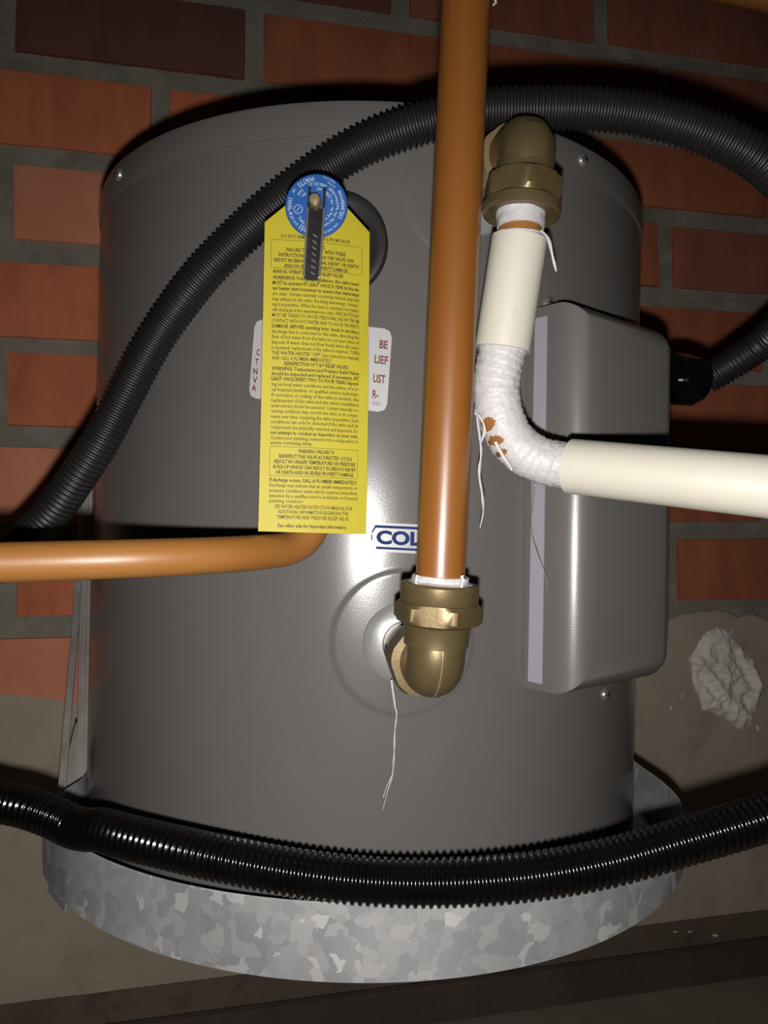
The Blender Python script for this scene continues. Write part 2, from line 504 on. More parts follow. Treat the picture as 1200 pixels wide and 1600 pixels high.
screw(186, 273, R + 0.0013)
screw(910, 250, R + 0.0013)
screw(945, 1085, R)
screw(857, 474, R)

# flanges round the two pipe ports
def port_frame(port):
    phi, z = port
    return tank_pt(phi, z, R), tank_pt(phi, 0, 1.0)
for port, rr in ((cold_port, 0.0225), (hot_port, 0.0225)):
    p0, d = port_frame(port)
    o = lathe_obj('port_flange', [(-0.002, rr), (0.0014, rr), (0.0022, rr - 0.0006), (0.0040, rr - 0.0045), (0.0050, rr - 0.0085), (0.0052, rr - 0.0100), (0.0030, rr - 0.0110), (0.0030, 0.004)], p0, d, M['foil'], None, 48)
    o.parent = heater

# flat print and stickers that follow the tank wall
def text_geo(body, size=1.0, offset=0.0, res=2):
    cu = bpy.data.curves.new('t', 'FONT'); cu.body = body; cu.size = size; cu.offset = offset; cu.resolution_u = res
    ob = bpy.data.objects.new('t', cu); COL.objects.link(ob)
    dg = bpy.context.evaluated_depsgraph_get()
    me = bpy.data.meshes.new_from_object(ob.evaluated_get(dg))
    v = [tuple(x.co)[:2] for x in me.vertices]; f = [tuple(p.vertices) for p in me.polygons]
    bpy.data.objects.remove(ob); bpy.data.curves.remove(cu); bpy.data.meshes.remove(me)
    return v, f
def fit(body, x0, x1, y0, y1, offset=0.0, res=2, skew=0):
    """text as 2-D mesh filling the box x0..x1 by y0..y1 (cap height)"""
    v, f = text_geo(body, 1.0, offset, res)
    xs = [a[0] for a in v]
    a, b = min(xs), max(xs)
    cap = 0.70
    return [(x0 + (x - a) / (b - a) * (x1 - x0), y0 + y / cap * (y1 - y0)) for x, y in v], f

def tank_patch(name, quad, m, out=0.0004, n=16, cut=0.12, chamfer=None):
    """rounded sticker: quad = TL, TR, BR, BL photo pixels"""
    c = [tank_hit(*p) for p in quad]
    def uv(u, v):
        a = [c[0][k] + (c[1][k] - c[0][k]) * u for k in (0, 1)]
        b = [c[3][k] + (c[2][k] - c[3][k]) * u for k in (0, 1)]
        return a[0] + (b[0] - a[0]) * v, a[1] + (b[1] - a[1]) * v
    wd = abs(c[1][0] - c[0][0]) * R; hg = abs(c[3][1] - c[0][1])
    r = cut * min(wd, hg)
    us = sorted(set([0, 0.3 * r / wd, r / wd, 1 - r / wd, 1 - 0.3 * r / wd, 1] + [k / n for k in range(1, n)]))
    def inset(u):
        x = min(u, 1 - u) * wd
        if x >= r: return 0.0
        return (r - math.sqrt(max(0, r * r - (r - x) ** 2))) / hg
    vs, fs = [], []
    for layer in (out, 0.0):
        for u in us:
            i = inset(u)
            for vv_ in (i, 1 - i):
                p, z = uv(u, vv_); vs.append(tank_pt(p, z, R + layer))
    k = len(us)
    for i in range(k - 1):
        a = 2 * i
        fs.append((a, a + 1, a + 3, a + 2))
        fs.append((a, a + 2, a + 2 + 2 * k, a + 2 * k)); fs.append((a + 1, a + 1 + 2 * k, a + 3 + 2 * k, a + 3))
    o = new_mesh(name, vs, fs, m, heater)
    return o, uv
def tank_print(name, items, uv, m, parent, out=0.0006):
    vs, fs = [], []
    for v, f in items:
        n0 = len(vs)
        for u, w_ in v:
            p, z = uv(u, 1 - w_); vs.append(tank_pt(p, z, R + out))
        fs += [tuple(i + n0 for i in q) for q in f]
    return new_mesh(name, vs, fs, m, parent)

sticker, suv = tank_patch('notice_sticker', [(399, 499), (613, 515), (604, 645), (389, 622)], M['white_label'], cut=0.1)
for grp, hh in (((('BE', 0.917, 0.975, 0.855), ('LIEF', 0.89, 0.985, 0.67), ('UST', 0.89, 0.975, 0.44), ('R-', 0.892, 0.935, 0.25)), 0.095),
                ((('C', 0.035, 0.06, 0.62), ('T', 0.03, 0.055, 0.5), ('N', 0.02, 0.055, 0.38), ('V', 0.022, 0.058, 0.27), ('A', 0.018, 0.055, 0.17)), 0.075)):
    tank_print('red_print', [fit(body, x0, x1, yt - hh, yt, 0.03, 6) for body, x0, x1, yt in grp], suv, M['red_ink'], sticker)
tank_print('part_number', [fit('008-1', 0.895, 0.96, 0.07, 0.12)], suv, M['grey_ink'], sticker)
# cold inlet label, its right end behind the pipe
label, luv = tank_patch('inlet_label', [(578, 816), (712, 822), (710, 868), (578, 861)], M['white_label'], cut=0.1)
items = [fit('COLD', 0.075, 0.765, 0.29, 0.72, 0.045, 8)]
def quad2(x0, y0, x1, y1): return ([(x0, y0), (x1, y0), (x1, y1), (x0, y1)], [(0, 1, 2, 3)])
for k in range(24):
    u0, u1 = 0.07 + 0.88 * k / 24, 0.07 + 0.88 * (k + 1) / 24
    items += [quad2(u0, 0.82, u1, 0.91), quad2(u0, 0.09, u1, 0.17)]
items += [([(0.015, 0.64), (0.03, 0.64), (0.085, 0.91), (0.06, 0.91)], [(0, 1, 2, 3)]), quad2(0.015, 0.38, 0.027, 0.58)]
tank_print('blue_print', items, luv, M['blue_ink'], label)
tank_print('small_print', [fit('AS', 0.43, 0.50, 0.195, 0.25)], luv, M['grey_ink'], label)

# junction cover on the right flank
BA = math.radians(40)
bd = Vector((math.sin(BA), -math.cos(BA), 0)); bt = Vector((math.cos(BA), math.sin(BA), 0)); bu = Vector((0, 0, 1))
BW, BL, BF = 0.0555, 0.0465, 0.242
bz0, bz1 = HB - 0.0915, HB + 0.1265
bm = bmesh.new()
cc = [bm.verts.new(bd * r + bt * t + bu * z) for r in (0.196, BF) for t, z in ((-BL, bz0), (BW, bz0), (BW, bz1), (-BL, bz1))]
for g in ((0, 1, 2, 3), (4, 5, 6, 7), (0, 1, 5, 4), (1, 2, 6, 5), (2, 3, 7, 6), (3, 0, 4, 7)): bm.faces.new([cc[i] for i in g])
bm.edges.ensure_lookup_table()
rad_e = [e for e in bm.edges if abs((e.verts[0].co - e.verts[1].co).normalized().dot(bd)) > 0.9 and (e.verts[0].co + e.verts[1].co).dot(bt) > 0]
bmesh.ops.bevel(bm, geom=rad_e, offset=0.016, segments=6, affect='EDGES', profile=0.5)
fr = [e for e in bm.edges if all(abs(v.co.dot(bd) - BF) < 1e-5 for v in e.verts)]
bmesh.ops.bevel(bm, geom=fr, offset=0.017, segments=7, affect='EDGES', profile=0.5)
cover = bm_obj('junction_cover', bm, M['cover'], heater, 40)
vs2 = []
for t in (-BL - 0.0007, -BL + 0.0004):
    for r, z in ((0.2080, bz0 + 0.004), (0.2178, bz0 + 0.004), (0.2174, bz1 - 0.006), (0.2090, bz1 - 0.006)):
        vs2.append(bd * r + bt * t + bu * z)
new_mesh('edge_strip', vs2, [(0, 1, 2, 3), (4, 7, 6, 5), (0, 4, 5, 1), (1, 5, 6, 2), (2, 6, 7, 3), (3, 7, 4, 0)], M['strip'], cover)

# ------------------------------------------------------------------ galvanised tray with its wall strut
tray = empty('drip_tray', heater.matrix_basis @ Vector((0.0030, 0, -0.0042)))
tray.rotation_euler = (0, math.radians(0.8), 0)
bpy.context.view_layer.update()
tag(tray, 'round galvanised steel tray with mottled spangle under the grey water heater', 'tray')
RT = 0.2427
rim_h = 0.0395
def rim_f(phi):
    if phi < 0:
        a = min(1, max(0, (-phi - math.radians(58)) / math.radians(18)))
        return 1 - 0.112 * a * a * (3 - 2 * a)
    a = min(1, max(0, (abs(phi) - math.radians(63)) / math.radians(26)))
    return 1 - 0.098 * (0.5 * a + 0.5 * a * a * (3 - 2 * a))
prof = [(0.0, RT), (rim_h - 0.0006, RT), (rim_h, RT - 0.0006), (rim_h - 0.0006, RT - 0.0014), (0.0025, RT - 0.0014), (0.0, RT - 0.0014)]
v, f = lathe(prof, (0, 0, 0), (0, 0, 1), 240)
f = f[:-2]
def squeeze(v): return [Vector((p.x * g, p.y * g, p.z)) for p in v for g in (rim_f(math.atan2(p.x, -p.y)),)]
new_mesh('tray_rim', squeeze(v), f, M['galv'], tray, 30)
v, f = lathe([(0.0002, RT - 0.001), (0.0024, RT - 0.001)], (0, 0, 0), (0, 0, 1), 240)
new_mesh('tray_base', squeeze(v), f, M['galv'], tray, 30)
# bent locating tab on the lower left edge
def slab(name, quad, th, m, parent):
    """thin plate from four world points"""
    q = [Vector(p) for p in quad]
    nn = (q[1] - q[0]).cross(q[3] - q[0]).normalized() * th
    vs = q + [p + nn for p in q]
    o = new_mesh(name, vs, [(0, 1, 2, 3), (7, 6, 5, 4), (0, 4, 5, 1), (1, 5, 6, 2), (2, 6, 7, 3), (3, 7, 4, 0)], m)
    return adopt(o, parent)
TM = tray.matrix_basis
def tray_pt(phi, z, r): return TM @ tank_pt(phi, z, r)
slab('tray_tab', [tray_pt(-0.93, 0.001, RT + 0.0003), tray_pt(-0.80, 0.001, RT + 0.0003), tray_pt(-0.80, -0.0035, RT + 0.001), tray_pt(-0.93, -0.0035, RT + 0.001)], 0.0008, M['foil'], tray)
# strut: two folded strips running back up to the wall plus the gusset that ties them to the tray
def strip(name, pts, width, th, m, parent, flange=0.0):
    pts = [Vector(p) for p in pts]
    vs, fs = [], []
    wdir = Vector((1, 0.15, 0)).normalized()
    ndir = Vector((0.15, -1, 0)).normalized()
    for p, wd in zip(pts, width):
        prof = [(-0.5, 0), (-0.42, -0.6), (-0.2, -0.75), (0, -0.1), (0.2, -0.75), (0.42, -0.6), (0.5, 0), (0.5, 0.5), (-0.5, 0.5)]
        for a, b in prof: vs.append(p + wdir * (a * wd) + ndir * (-b * th))
    k = 9
    for i in range(len(pts) - 1):
        for j in range(k): fs.append((i * k + j, i * k + (j + 1) % k, (i + 1) * k + (j + 1) % k, (i + 1) * k + j))
    fs.append(tuple(range(k))); fs.append(tuple((len(pts) - 1) * k + j for j in range(k))[::-1])
    o = new_mesh(name, vs, fs, m, None, 30)
    return adopt(o, parent)
strip('strut', [P(139, 700, 0.80), P(137, 765, 0.79), P(134, 910, 0.75), P(131, 1080, 0.68), P(128, 1235, 0.60)], [0.0115, 0.0115, 0.0112, 0.010, 0.0085], 0.004, M['zinc'], tray)
strip('strut', [P(131, 760, 0.80), P(125, 860, 0.77), P(116, 1000, 0.70), P(105, 1130, 0.64), P(97, 1232, 0.585)], [0.0065, 0.0065, 0.006, 0.0058, 0.006], 0.003, M['zinc'], tray)
slab('gusset', [P(92, 1238, 0.588), P(132, 1238, 0.600), P(128, 1140, 0.655), P(118, 1130, 0.655)], 0.0012, M['zinc'], tray)

# ------------------------------------------------------------------ relief valve, its tag and discharge pipe
wphi, wz = tank_hit(520, 383)
vd = (HM.to_3x3() @ tank_pt(wphi, 0, 1.0)).normalized()
wp = tank_world(wphi, wz)
DISC = P(494.5, 322, 0.3565)
valve = empty('relief_valve', wp)
tag(valve, 'temperature relief valve with round blue printed plate and chrome lever on the heater', 'valve')
lathe_obj('rubber_collar', [(-0.004, 0.0305), (0.0015, 0.0305), (0.0030, 0.0295), (0.0036, 0.0275), (0.0030, 0.024), (0.0012, 0.020), (0.0012, 0.010)], wp, vd, M['rubber'], valve, 64)
back = wp + vd * 0.001
front = DISC + Vector((0, 0.004, 0))
axis = front - back
lathe_obj('valve_body', [(0, 0.0095), (0.010, 0.0095), (0.010, 0.0125), (0.022, 0.0125), (0.022, 0.0105), (axis.length * 0.62, 0.0105), (axis.length * 0.66, 0.0055), (axis.length, 0.0055)], back, axis, M['brass'], valve, 36)
vmid = back + axis * 0.42
dn = (HM.to_3x3() @ Vector((0, 0, -1)))
lathe_obj('outlet', [(0, 0.009), (0.020, 0.009), (0.020, 0.0112), (0.036, 0.0112), (0.037, 0.0095)], vmid, dn, M['brass'], valve, 36, hexa=None)
# round plate facing the camera, slightly turned
pd = Vector((-0.03, -1, -0.06)).normalized()
PR = 0.0146
plate = lathe_obj('dial_plate', [(-0.0012, PR - 0.0004), (-0.0006, PR), (0.0004, PR), (0.0007, PR - 0.0004), (0.0007, 0.0004)], DISC, pd, M['blue'], valve, 72)
pu = (Vector((0, 0, 1)) - pd * pd.z).normalized(); pr_ = pu.cross(pd).normalized()
if pr_.x < 0: pr_ = -pr_
def ring_text(body, ang, rad, h, offset=0.012, sx=0.8):
    """text running counter-clockwise, tops towards the centre; ang = middle angle in degrees from the right"""
    v, f = text_geo(body, 1.0, offset, 1)
    k = h / 0.70
    xs = [a[0] for a in v]; mid = (min(xs) + max(xs)) / 2
    out = []
    for x, y in v:
        a = math.radians(ang) + (x - mid) * k * sx / rad
        r = rad - y * k + h * 0.5
        out.append(DISC + pd * 0.00085 + pr_ * (r * math.cos(a)) + pu * (r * math.sin(a)))
    return out, f
texts = [('WATTS', 113, 0.0122, 0.0022), ('3/4"', 147, 0.0125, 0.0012), ('100XL-4', 181, 0.0124, 0.0020), ('SET OUT', 213, 0.0126, 0.0012), ('150', 240, 0.0122, 0.0026), ('PSI', 258, 0.0126, 0.0012),
         ('Max. temp. rated', 300, 0.0128, 0.0011), ('105,000', 349, 0.0124, 0.0022), ('BTU/HR', 20, 0.0124, 0.0014), ('SEE SIDE OF TAG', 62, 0.0134, 0.0007), ('per hour', 54, 0.0117, 0.0010),
         ('Therm. Exp. Wtr. Based', 325, 0.0098, 0.0013), ('ANSI Z21.22', 85, 0.0098, 0.0014), ('AGA', 42, 0.0098, 0.0015), ('Rated', 20, 0.0098, 0.0012), ('Serial', 140, 0.0096, 0.0013), ('Temp.', 225, 0.0096, 0.0014),
         ('Int. Con. Reg. No.', 315, 0.0075, 0.0013), ('CSA', 12, 0.0075, 0.0012), ('210F', 40, 0.0074, 0.0016), ('No.', 140, 0.0075, 0.0014), ('IAC', 80, 0.0076, 0.0013)]
vs2, fs2 = [], []
for t in texts:
    v, f = ring_text(*t); n0 = len(vs2); vs2 += v; fs2 += [tuple(i + n0 for i in q) for q in f]
# small octagonal mark with a stroke
oc = DISC + pd * 0.00085 + pr_ * (-0.0085) + pu * (-0.0016)
for k in range(8):
    a0, a1 = 2 * PI * k / 8, 2 * PI * (k + 1) / 8
    n0 = len(vs2)
    for a, r in ((a0, 0.0022), (a1, 0.0022), (a1, 0.0019), (a0, 0.0019)): vs2.append(oc + pr_ * (r * math.cos(a)) + pu * (r * math.sin(a)))
    fs2.append((n0, n0 + 1, n0 + 2, n0 + 3))
n0 = len(vs2)
for a, b in ((-0.0009, -0.0009), (-0.0006, -0.0010), (0.0009, 0.0009), (0.0006, 0.0010)): vs2.append(oc + pr_ * a + pu * b)
fs2.append((n0, n0 + 1, n0 + 2, n0 + 3))
o = new_mesh('plate_print', vs2, fs2, M['white_ink']); adopt(o, plate)
# lever: a pressed chrome channel with raised edges
LT = P(496, 296, 0.3515); LB = P(487, 438, 0.3475)
ld = (LB - LT).normalized(); lw = Vector((1, 0, 0)); lw = (lw - ld * lw.dot(ld)).normalized(); ln = lw.cross(ld); ln = ln if ln.y < 0 else -ln
Ln = (LB - LT).length
def lev(s, x, h): return LT + ld * s + lw * x + ln * h
prof = [(-1, -0.0028), (-1, 0.0011), (-0.80, 0.0012), (-0.72, 0.0), (0.72, 0.0), (0.80, 0.0012), (1, 0.0011), (1, -0.0028), (0.86, -0.0028), (0.80, -0.0010), (-0.80, -0.0010), (-0.86, -0.0028)]
vs2, fs2 = [], []
stn = [(0.0095, 0.0040), (0.014, 0.00395), (0.022, 0.0039), (0.032, 0.0038), (Ln - 0.001, 0.0036), (Ln, 0.0031)]
for s, hw in stn:
    for a, b in prof: vs2.append(lev(s, a * hw, b))
k = len(prof)
for i in range(len(stn) - 1):
    for j in range(k): fs2.append((i * k + j, i * k + (j + 1) % k, (i + 1) * k + (j + 1) % k, (i + 1) * k + j))
fs2.append(tuple(range(k))); fs2.append(tuple((len(stn) - 1) * k + j for j in range(k))[::-1])
bm = bmesh.new()
q = [bm.verts.new(x) for x in vs2]
for g in fs2: bm.faces.new([q[i] for i in g])
for sx in (-1, 1):           # the two fork cheeks beside the rivet
    x0, x1 = sorted((sx * 0.0040, sx * 0.0030))
    c = [bm.verts.new(lev(s, x, h)) for h, sa, sb in ((-0.0045, -0.002, 0.011), (0.0012, -0.0005, 0.0105)) for s, x in ((sa, x0), (sa, x1), (sb, x1), (sb, x0))]
    for g in ((0, 1, 2, 3), (4, 5, 6, 7), (0, 1, 5, 4), (1, 2, 6, 5), (2, 3, 7, 6), (3, 0, 4, 7)): bm.faces.new([c[i] for i in g])
lever = adopt(bm_obj('lever', bm, M['lever'], None, 35), valve)
lathe_obj('valve_stem', [(0, 0.0027), (0.0075, 0.0027), (0.0085, 0.0022), (0.0088, 0.0004)], DISC + pu * 0.0006, pd, M['brass_b'], valve, 24)
bm = bmesh.new()
rnd = random.Random(3)
for k in range(7):           # embossed marks down the lever
    s = 0.0215 + k * 0.0030
    a = lev(s, -0.0012 + 0.0003 * k % 0.0008, 0.0); 
    c = [bm.verts.new(lev(s + ds, dx + 0.0005, h)) for h in (-0.0002, 0.00035) for ds, dx in ((0, -0.0013), (0.0005, -0.0012), (0.0018, 0.0007), (0.0012, 0.0008))]
    for g in ((0, 1, 2, 3), (4, 5, 6, 7), (0, 1, 5, 4), (1, 2, 6, 5), (2, 3, 7, 6), (3, 0, 4, 7)): bm.faces.new([c[i] for i in g])
adopt(bm_obj('embossed_marks', bm, M['chrome']), lever)
for sx in (-1, 1):           # brighter chrome rails along the channel's raised edges
    rail = [lev(0.0095 + (Ln - 0.0105) * k / 12, sx * (0.00375 - 0.0003 * k / 12), 0.0011) for k in range(13)]
    o = sweep_obj('edge_rail', rail, 0.00045, M['chrome'], None, 8); adopt(o, lever)

# yellow card
TLp, TRp, BRp, BLp = P(414, 346, 0.3625), P(578, 362, 0.3755), P(573.5, 835, 0.3715), P(404, 830, 0.3585)
tn = (TRp - TLp).cross(BLp - TLp).normalized()
if tn.y > 0: tn = -tn
def card(u, v, out=0.0):
    a = TLp.lerp(TRp, u); b = BLp.lerp(BRp, u)
    bend = 0.0022 * math.sin(PI * min(1, max(0, u))) + 0.0012 * math.sin(3.2 * v + 0.4) - 0.0016 * max(0, u - 0.8) * 5 * math.exp(-((v - 0.33) / 0.12) ** 2)
    return a + (b - a) * v + tn * (bend - 0.0012 + out)
tagroot = empty('warning_tag', card(0.5, 0.0))
tag(tagroot, 'yellow printed warning tag hanging below the blue valve plate', 'tag')
nu, nv = 20, 44
vs2, fs2 = [], []
rows = [-0.085, -0.05, -0.02] + [k / nv for k in range(nv + 1)]
for layer in (0.0, -0.0003):
    for v_ in rows:
        for i in range(nu + 1):
            u = i / nu
            if v_ < 0: 
                g = 0.27 * (-v_) / 0.085
                u = g + (1 - 2 * g) * u
            vs2.append(card(u, v_, layer))
k = nu + 1; nr = len(rows)
for j in range(nr - 1):
    for i in range(nu):
        a = j * k + i; fs2.append((a, a + 1, a + k + 1, a + k)); b = a + nr * k; fs2.append((b, b + k, b + k + 1, b + 1))
for j in range(nr - 1):
    for i in (0, nu):
        a = j * k + i; fs2.append((a, a + k, a + k + nr * k, a + nr * k))
for j in (0, nr - 1):
    for i in range(nu):
        a = j * k + i; fs2.append((a, a + 1, a + 1 + nr * k, a + nr * k))
paper = new_mesh('card', vs2, fs2, M['yellow'], None, 40); adopt(paper, tagroot)
B_, N_, C_ = 'b', 'n', 'c'
lines = [(375, 'DO NOT REMOVE THIS TAG FROM VALVE', 0.15, 0.80, 0), (388, 'WARNING:', 0.40, 0.56, 1), (396, 'FAILURE TO COMPLY WITH THESE', 0.20, 0.76, 1), (404.5, 'INSTRUCTIONS REGARDING THIS VALVE CAN', 0.13, 0.84, 1),
         (413, 'RESULT IN SERIOUS PERSONAL INJURY OR DEATH', 0.09, 0.89, 1), (421.5, 'AND/OR SEVERE PROPERTY DAMAGE.', 0.18, 0.79, 1),
         (431, 'ANNUAL OPERATION OF T&P RELIEF VALVES', 0.08, 0.74, 1), (440.5, 'WARNING: Following installation, the valve lever', 0.08, 0.90, 1), (449, 'MUST be operated AT LEAST ONCE A YEAR by the wa-', 0.08, 0.90, 1),
         (457.3, 'ter heater user/consumer to ensure that waterways', 0.08, 0.90, 1), (465.8, 'are clear. Certain naturally occurring mineral deposits', 0.08, 0.90, 0), (474.2, 'may adhere to the valve, blocking waterways, render-', 0.08, 0.90, 0),
         (482.6, 'ing it inoperative. When the lever is operated, hot water', 0.08, 0.90, 0), (491, 'will discharge if the waterways are clear. PRECAUTIONS', 0.08, 0.90, 0), (499.4, 'MUST BE TAKEN TO AVOID PERSONAL INJURY FROM', 0.08, 0.90, 0),
         (508, 'CONTACT WITH HOT WATER AND TO AVOID PROPERTY', 0.08, 0.905, 0), (516.4, 'DAMAGE. BEFORE operating lever, check to see that a', 0.08, 0.905, 1), (524.8, 'discharge line is connected to this valve, directing the', 0.08, 0.905, 0),
         (533, 'flow of hot water from the valve to a proper place of', 0.08, 0.905, 0), (541.4, 'disposal. If water does not flow freely when the lever', 0.08, 0.905, 0), (549.6, 'is operated, replacement of the valve is required. TURN', 0.08, 0.905, 0),
         (558, 'THE WATER HEATER "OFF" (see instruction manual)', 0.085, 0.905, 0), (566, 'AND CALL A PLUMBER IMMEDIATELY.', 0.085, 0.64, 0), (574, 'REINSPECTION OF T & P RELIEF VALVES:', 0.20, 0.80, 1),
         (582, 'WARNING: Temperature and Pressure Relief Valves', 0.085, 0.905, 1), (590, 'should be inspected and replaced, if necessary, AT', 0.085, 0.905, 1), (598, 'LEAST ONCE EVERY TWO TO FOUR YEARS depend-', 0.085, 0.905, 1),
         (606.4, 'ing on local water conditions and the advice of a lo-', 0.09, 0.905, 0), (614.6, 'cal licensed plumber, or qualified service technician.', 0.09, 0.905, 0), (623, 'If corrosion or scaling of the valve is evident, the', 0.09, 0.905, 0),
         (631.2, "replacement of the valve and the valve's installation", 0.09, 0.905, 0), (639.4, 'environment should be assessed. Certain naturally oc-', 0.09, 0.905, 0), (647.6, 'curring conditions may corrode the valve or its compo-', 0.09, 0.905, 0),
         (656, 'nents over time, rendering the valve inoperative. Such', 0.09, 0.905, 0), (664, 'conditions can only be detected if the valve and its', 0.09, 0.905, 0), (672.4, 'components are physically removed and inspected. Do', 0.09, 0.905, 0),
         (680.6, 'not attempt to conduct an inspection on your own.', 0.09, 0.905, 1), (688.6, 'Contact your plumbing contractor for a reinspection to', 0.09, 0.905, 0), (696, 'assure continuing safety.', 0.09, 0.47, 0),
         (708, 'WARNING: FAILURE TO', 0.34, 0.68, 1), (716.5, 'REINSPECT THIS VALVE AS DIRECTED COULD', 0.17, 0.85, 1), (724.8, 'RESULT IN UNSAFE TEMPERATURE OR PRESSURE', 0.13, 0.88, 1), (733, 'BUILD-UP WHICH CAN RESULT IN SERIOUS INJURY', 0.12, 0.89, 1),
         (741.2, 'OR DEATH AND/OR SEVERE PROPERTY DAMAGE.', 0.14, 0.87, 1), (753, 'If discharge occurs, CALL A PLUMBER IMMEDIATELY.', 0.09, 0.905, 1), (761, 'Discharge may indicate that an unsafe temperature or', 0.09, 0.905, 0),
         (769.2, 'pressure condition exists which requires immediate', 0.09, 0.905, 0), (777.2, 'attention by a qualified service technician or licensed', 0.09, 0.905, 0), (785, 'plumbing contractor.', 0.09, 0.40, 0),
         (793.5, 'SEE WATER HEATER INSTRUCTION MANUAL FOR', 0.14, 0.86, 0), (801.5, 'ADDITIONAL INFORMATION REGARDING THE', 0.17, 0.82, 0), (809.5, 'TEMPERATURE AND PRESSURE RELIEF VALVE.', 0.16, 0.83, 0), (822.5, 'See other side for important information.', 0.17, 0.81, 1)]
vs2, fs2 = [], []
def vmid_of(y): return (y - 354) / 478.5
def add2(items):
    for v, f in items:
        n0 = len(vs2)
        for u, vv_ in v: vs2.append(card(u, vv_, 0.00014))
        fs2.extend([tuple(i + n0 for i in q) for q in f])
caph = 5.6 / 478.5
for y, body, u0, u1, bold in lines:
    v0 = vmid_of(y)
    add2([fit(body, u0, u1, v0 + caph / 2, v0 - caph / 2, 0.028 if bold else 0.014, 1)])
def frame2(u0, v0, u1, v1, t=0.0012, n=10):
    tu = t * 2.6
    for k in range(n):
        a = u0 + (u1 - u0) * k / n; b = u0 + (u1 - u0) * (k + 1) / n
        add2([quad2(a, v0, b, v0 + t), quad2(a, v1 - t, b, v1)])
        c = v0 + (v1 - v0) * k / n; d = v0 + (v1 - v0) * (k + 1) / n
        add2([quad2(u0, c, u0 + tu, d), quad2(u1 - tu, c, u1, d)])
frame2(0.06, vmid_of(381), 0.925, vmid_of(426))
frame2(0.085, vmid_of(702), 0.905, vmid_of(747))
pt = new_mesh('tag_print', vs2, fs2, M['black_ink']); adopt(pt, paper)

# discharge pipe: down behind the tag, then off to the left
o_end = vmid + dn * 0.030
pts = catmull([o_end, o_end + dn * 0.03 + Vector((0, 0.001, 0)), P(500, 700, 0.388), P(499, 770, 0.388), P(495, 805, 0.387), P(481, 837, 0.383), P(453, 856, 0.376), P(415, 862, 0.364), P(350, 867, 0.348), P(200, 873, 0.326), P(0, 879, 0.311), P(-110, 882, 0.304)], 14)
pts, L_ = resample(pts, 0.004)
dp = sweep_obj('discharge_pipe', pts, 0.0083, M['pipe2'], None, 28)
tag(dp, 'thin orange-tan pipe running left from below the yellow tag', 'pipe')

# ------------------------------------------------------------------ cold pipe and brass elbow
ct = P(733, -110, 0.345); cb = P(687.5, 915, 0.346)
def grow(a, b, t): return a + (b - a) * t
cpts = [grow(ct, cb, k / 30) for k in range(31)]
cp = sweep_obj('supply_pipe', cpts, 0.0111, M['pipe'], None, 40)
tag(cp, 'upright orange-brown supply pipe crossing the front of the grey heater', 'pipe')

def px_r(px, Y): return px * Y / 1200
def make_elbow(name, label, E, down_top, portq, dish_dir, sizes, seam, flip):
    root = empty(name, E)
    tag(root, label, 'elbow fitting')
    d = (down_top - E); L0 = d.length; d = d.normalized()
    back_ = (portq - E); LB_ = back_.length; back_ = back_.normalized()
    r0 = 0.0132
    # body: bend from the vertical leg round into the arm
    c1 = E + d * 0.014; c2 = E + back_ * 0.016
    path = [c1 + d * 0.004, c1]
    for k in range(1, 12):
        t = k / 12
        path.append((c1 * (1 - t) ** 2 + E * 2 * t * (1 - t) + c2 * t * t) - (d + back_) * (0.0030 * math.sin(PI * t)))
    path += [c2, c2 + back_ * 0.004]
    facet = lambda th: r0 * 0.62 + 0.38 * min(r0 * 1.07, r0 * 1.01 / math.cos((th + 0.2) % (PI / 4) - PI / 8))
    body = sweep_obj('body', path, (lambda i, th, s: facet(th)) if flip else r0, M['brass'], root, 64 if flip else 36, 14 if flip else 50)
    if seam:
        sp = [p - (d + back_).normalized() * 0 for p in path]
        out = []
        T_ = (d + back_).normalized()
        for i, p in enumerate(path):
            a = path[max(0, i - 1)]; b = path[min(len(path) - 1, i + 1)]
            t_ = (b - a).normalized()
            side = d.cross(back_).normalized()
            nrm = t_.cross(side).normalized()
            if nrm.dot(-(d + back_)) < 0: nrm = -nrm
            out.append(p + nrm * (r0 - 0.0003))
        s = sweep_obj('casting_seam', out, 0.0006, M['brass_b'], None, 8); adopt(s, body)
    return root, d, back_, L0, LB_

E1 = P(679, 1043, 0.3475)
pf, pdn = port_frame(cold_port); Q1 = HM @ pf
root, d, bk, L0, LB_ = make_elbow('brass_elbow', 'brass elbow joining the upright orange-brown pipe to the lower tank port', E1, cb, Q1, None, None, True, False)
zz = lambda py: (P(686, py, 0.346) - E1).dot(d)
s_neck0, s_neck1 = zz(1010), zz(975)
lathe_obj('neck', [(s_neck0, 0.0132), (s_neck0 + 0.0006, 0.0146), (s_neck1 - 0.0015, 0.0150), (s_neck1, 0.0158)], E1, d, M['brass'], root, 44)
s0, s1, s2 = zz(974), zz(940), zz(910)
nut = lathe_obj('hex_nut', [(s0, 0.0150), (s0 + 0.0006, 0.0185), (s0 + 0.0022, 0.0202), (s1 - 0.002, 0.0202), (s1 - 0.0003, 0.0182), (s1, 0.0165)], E1, d, M['brass'], root, 72, hexa=0.0178, rot=math.radians(12), smooth=25)
lathe_obj('collar', [(s1 - 0.001, 0.0168), (s1 + 0.0004, 0.0176), (s2 - 0.0012, 0.0178), (s2 - 0.0002, 0.0170), (s2, 0.0112)], E1, d, M['brass'], root, 60)
st = zz(899)
def ragged(i, th, s): return 0.0128 + 0.0009 * noise.noise(Vector((math.cos(th) * 2.2, math.sin(th) * 2.2, i * 0.4)))
pts = [E1 + d * (s2 - 0.001 + (st - s2 + 0.001) * k / 8) for k in range(9)]
sweep_obj('thread_tape', pts, lambda i, th, s: ragged(i, th, s) + (0.0016 if i < 3 else 0.0), M['tape'], root, 48)
rnd = random.Random(11)
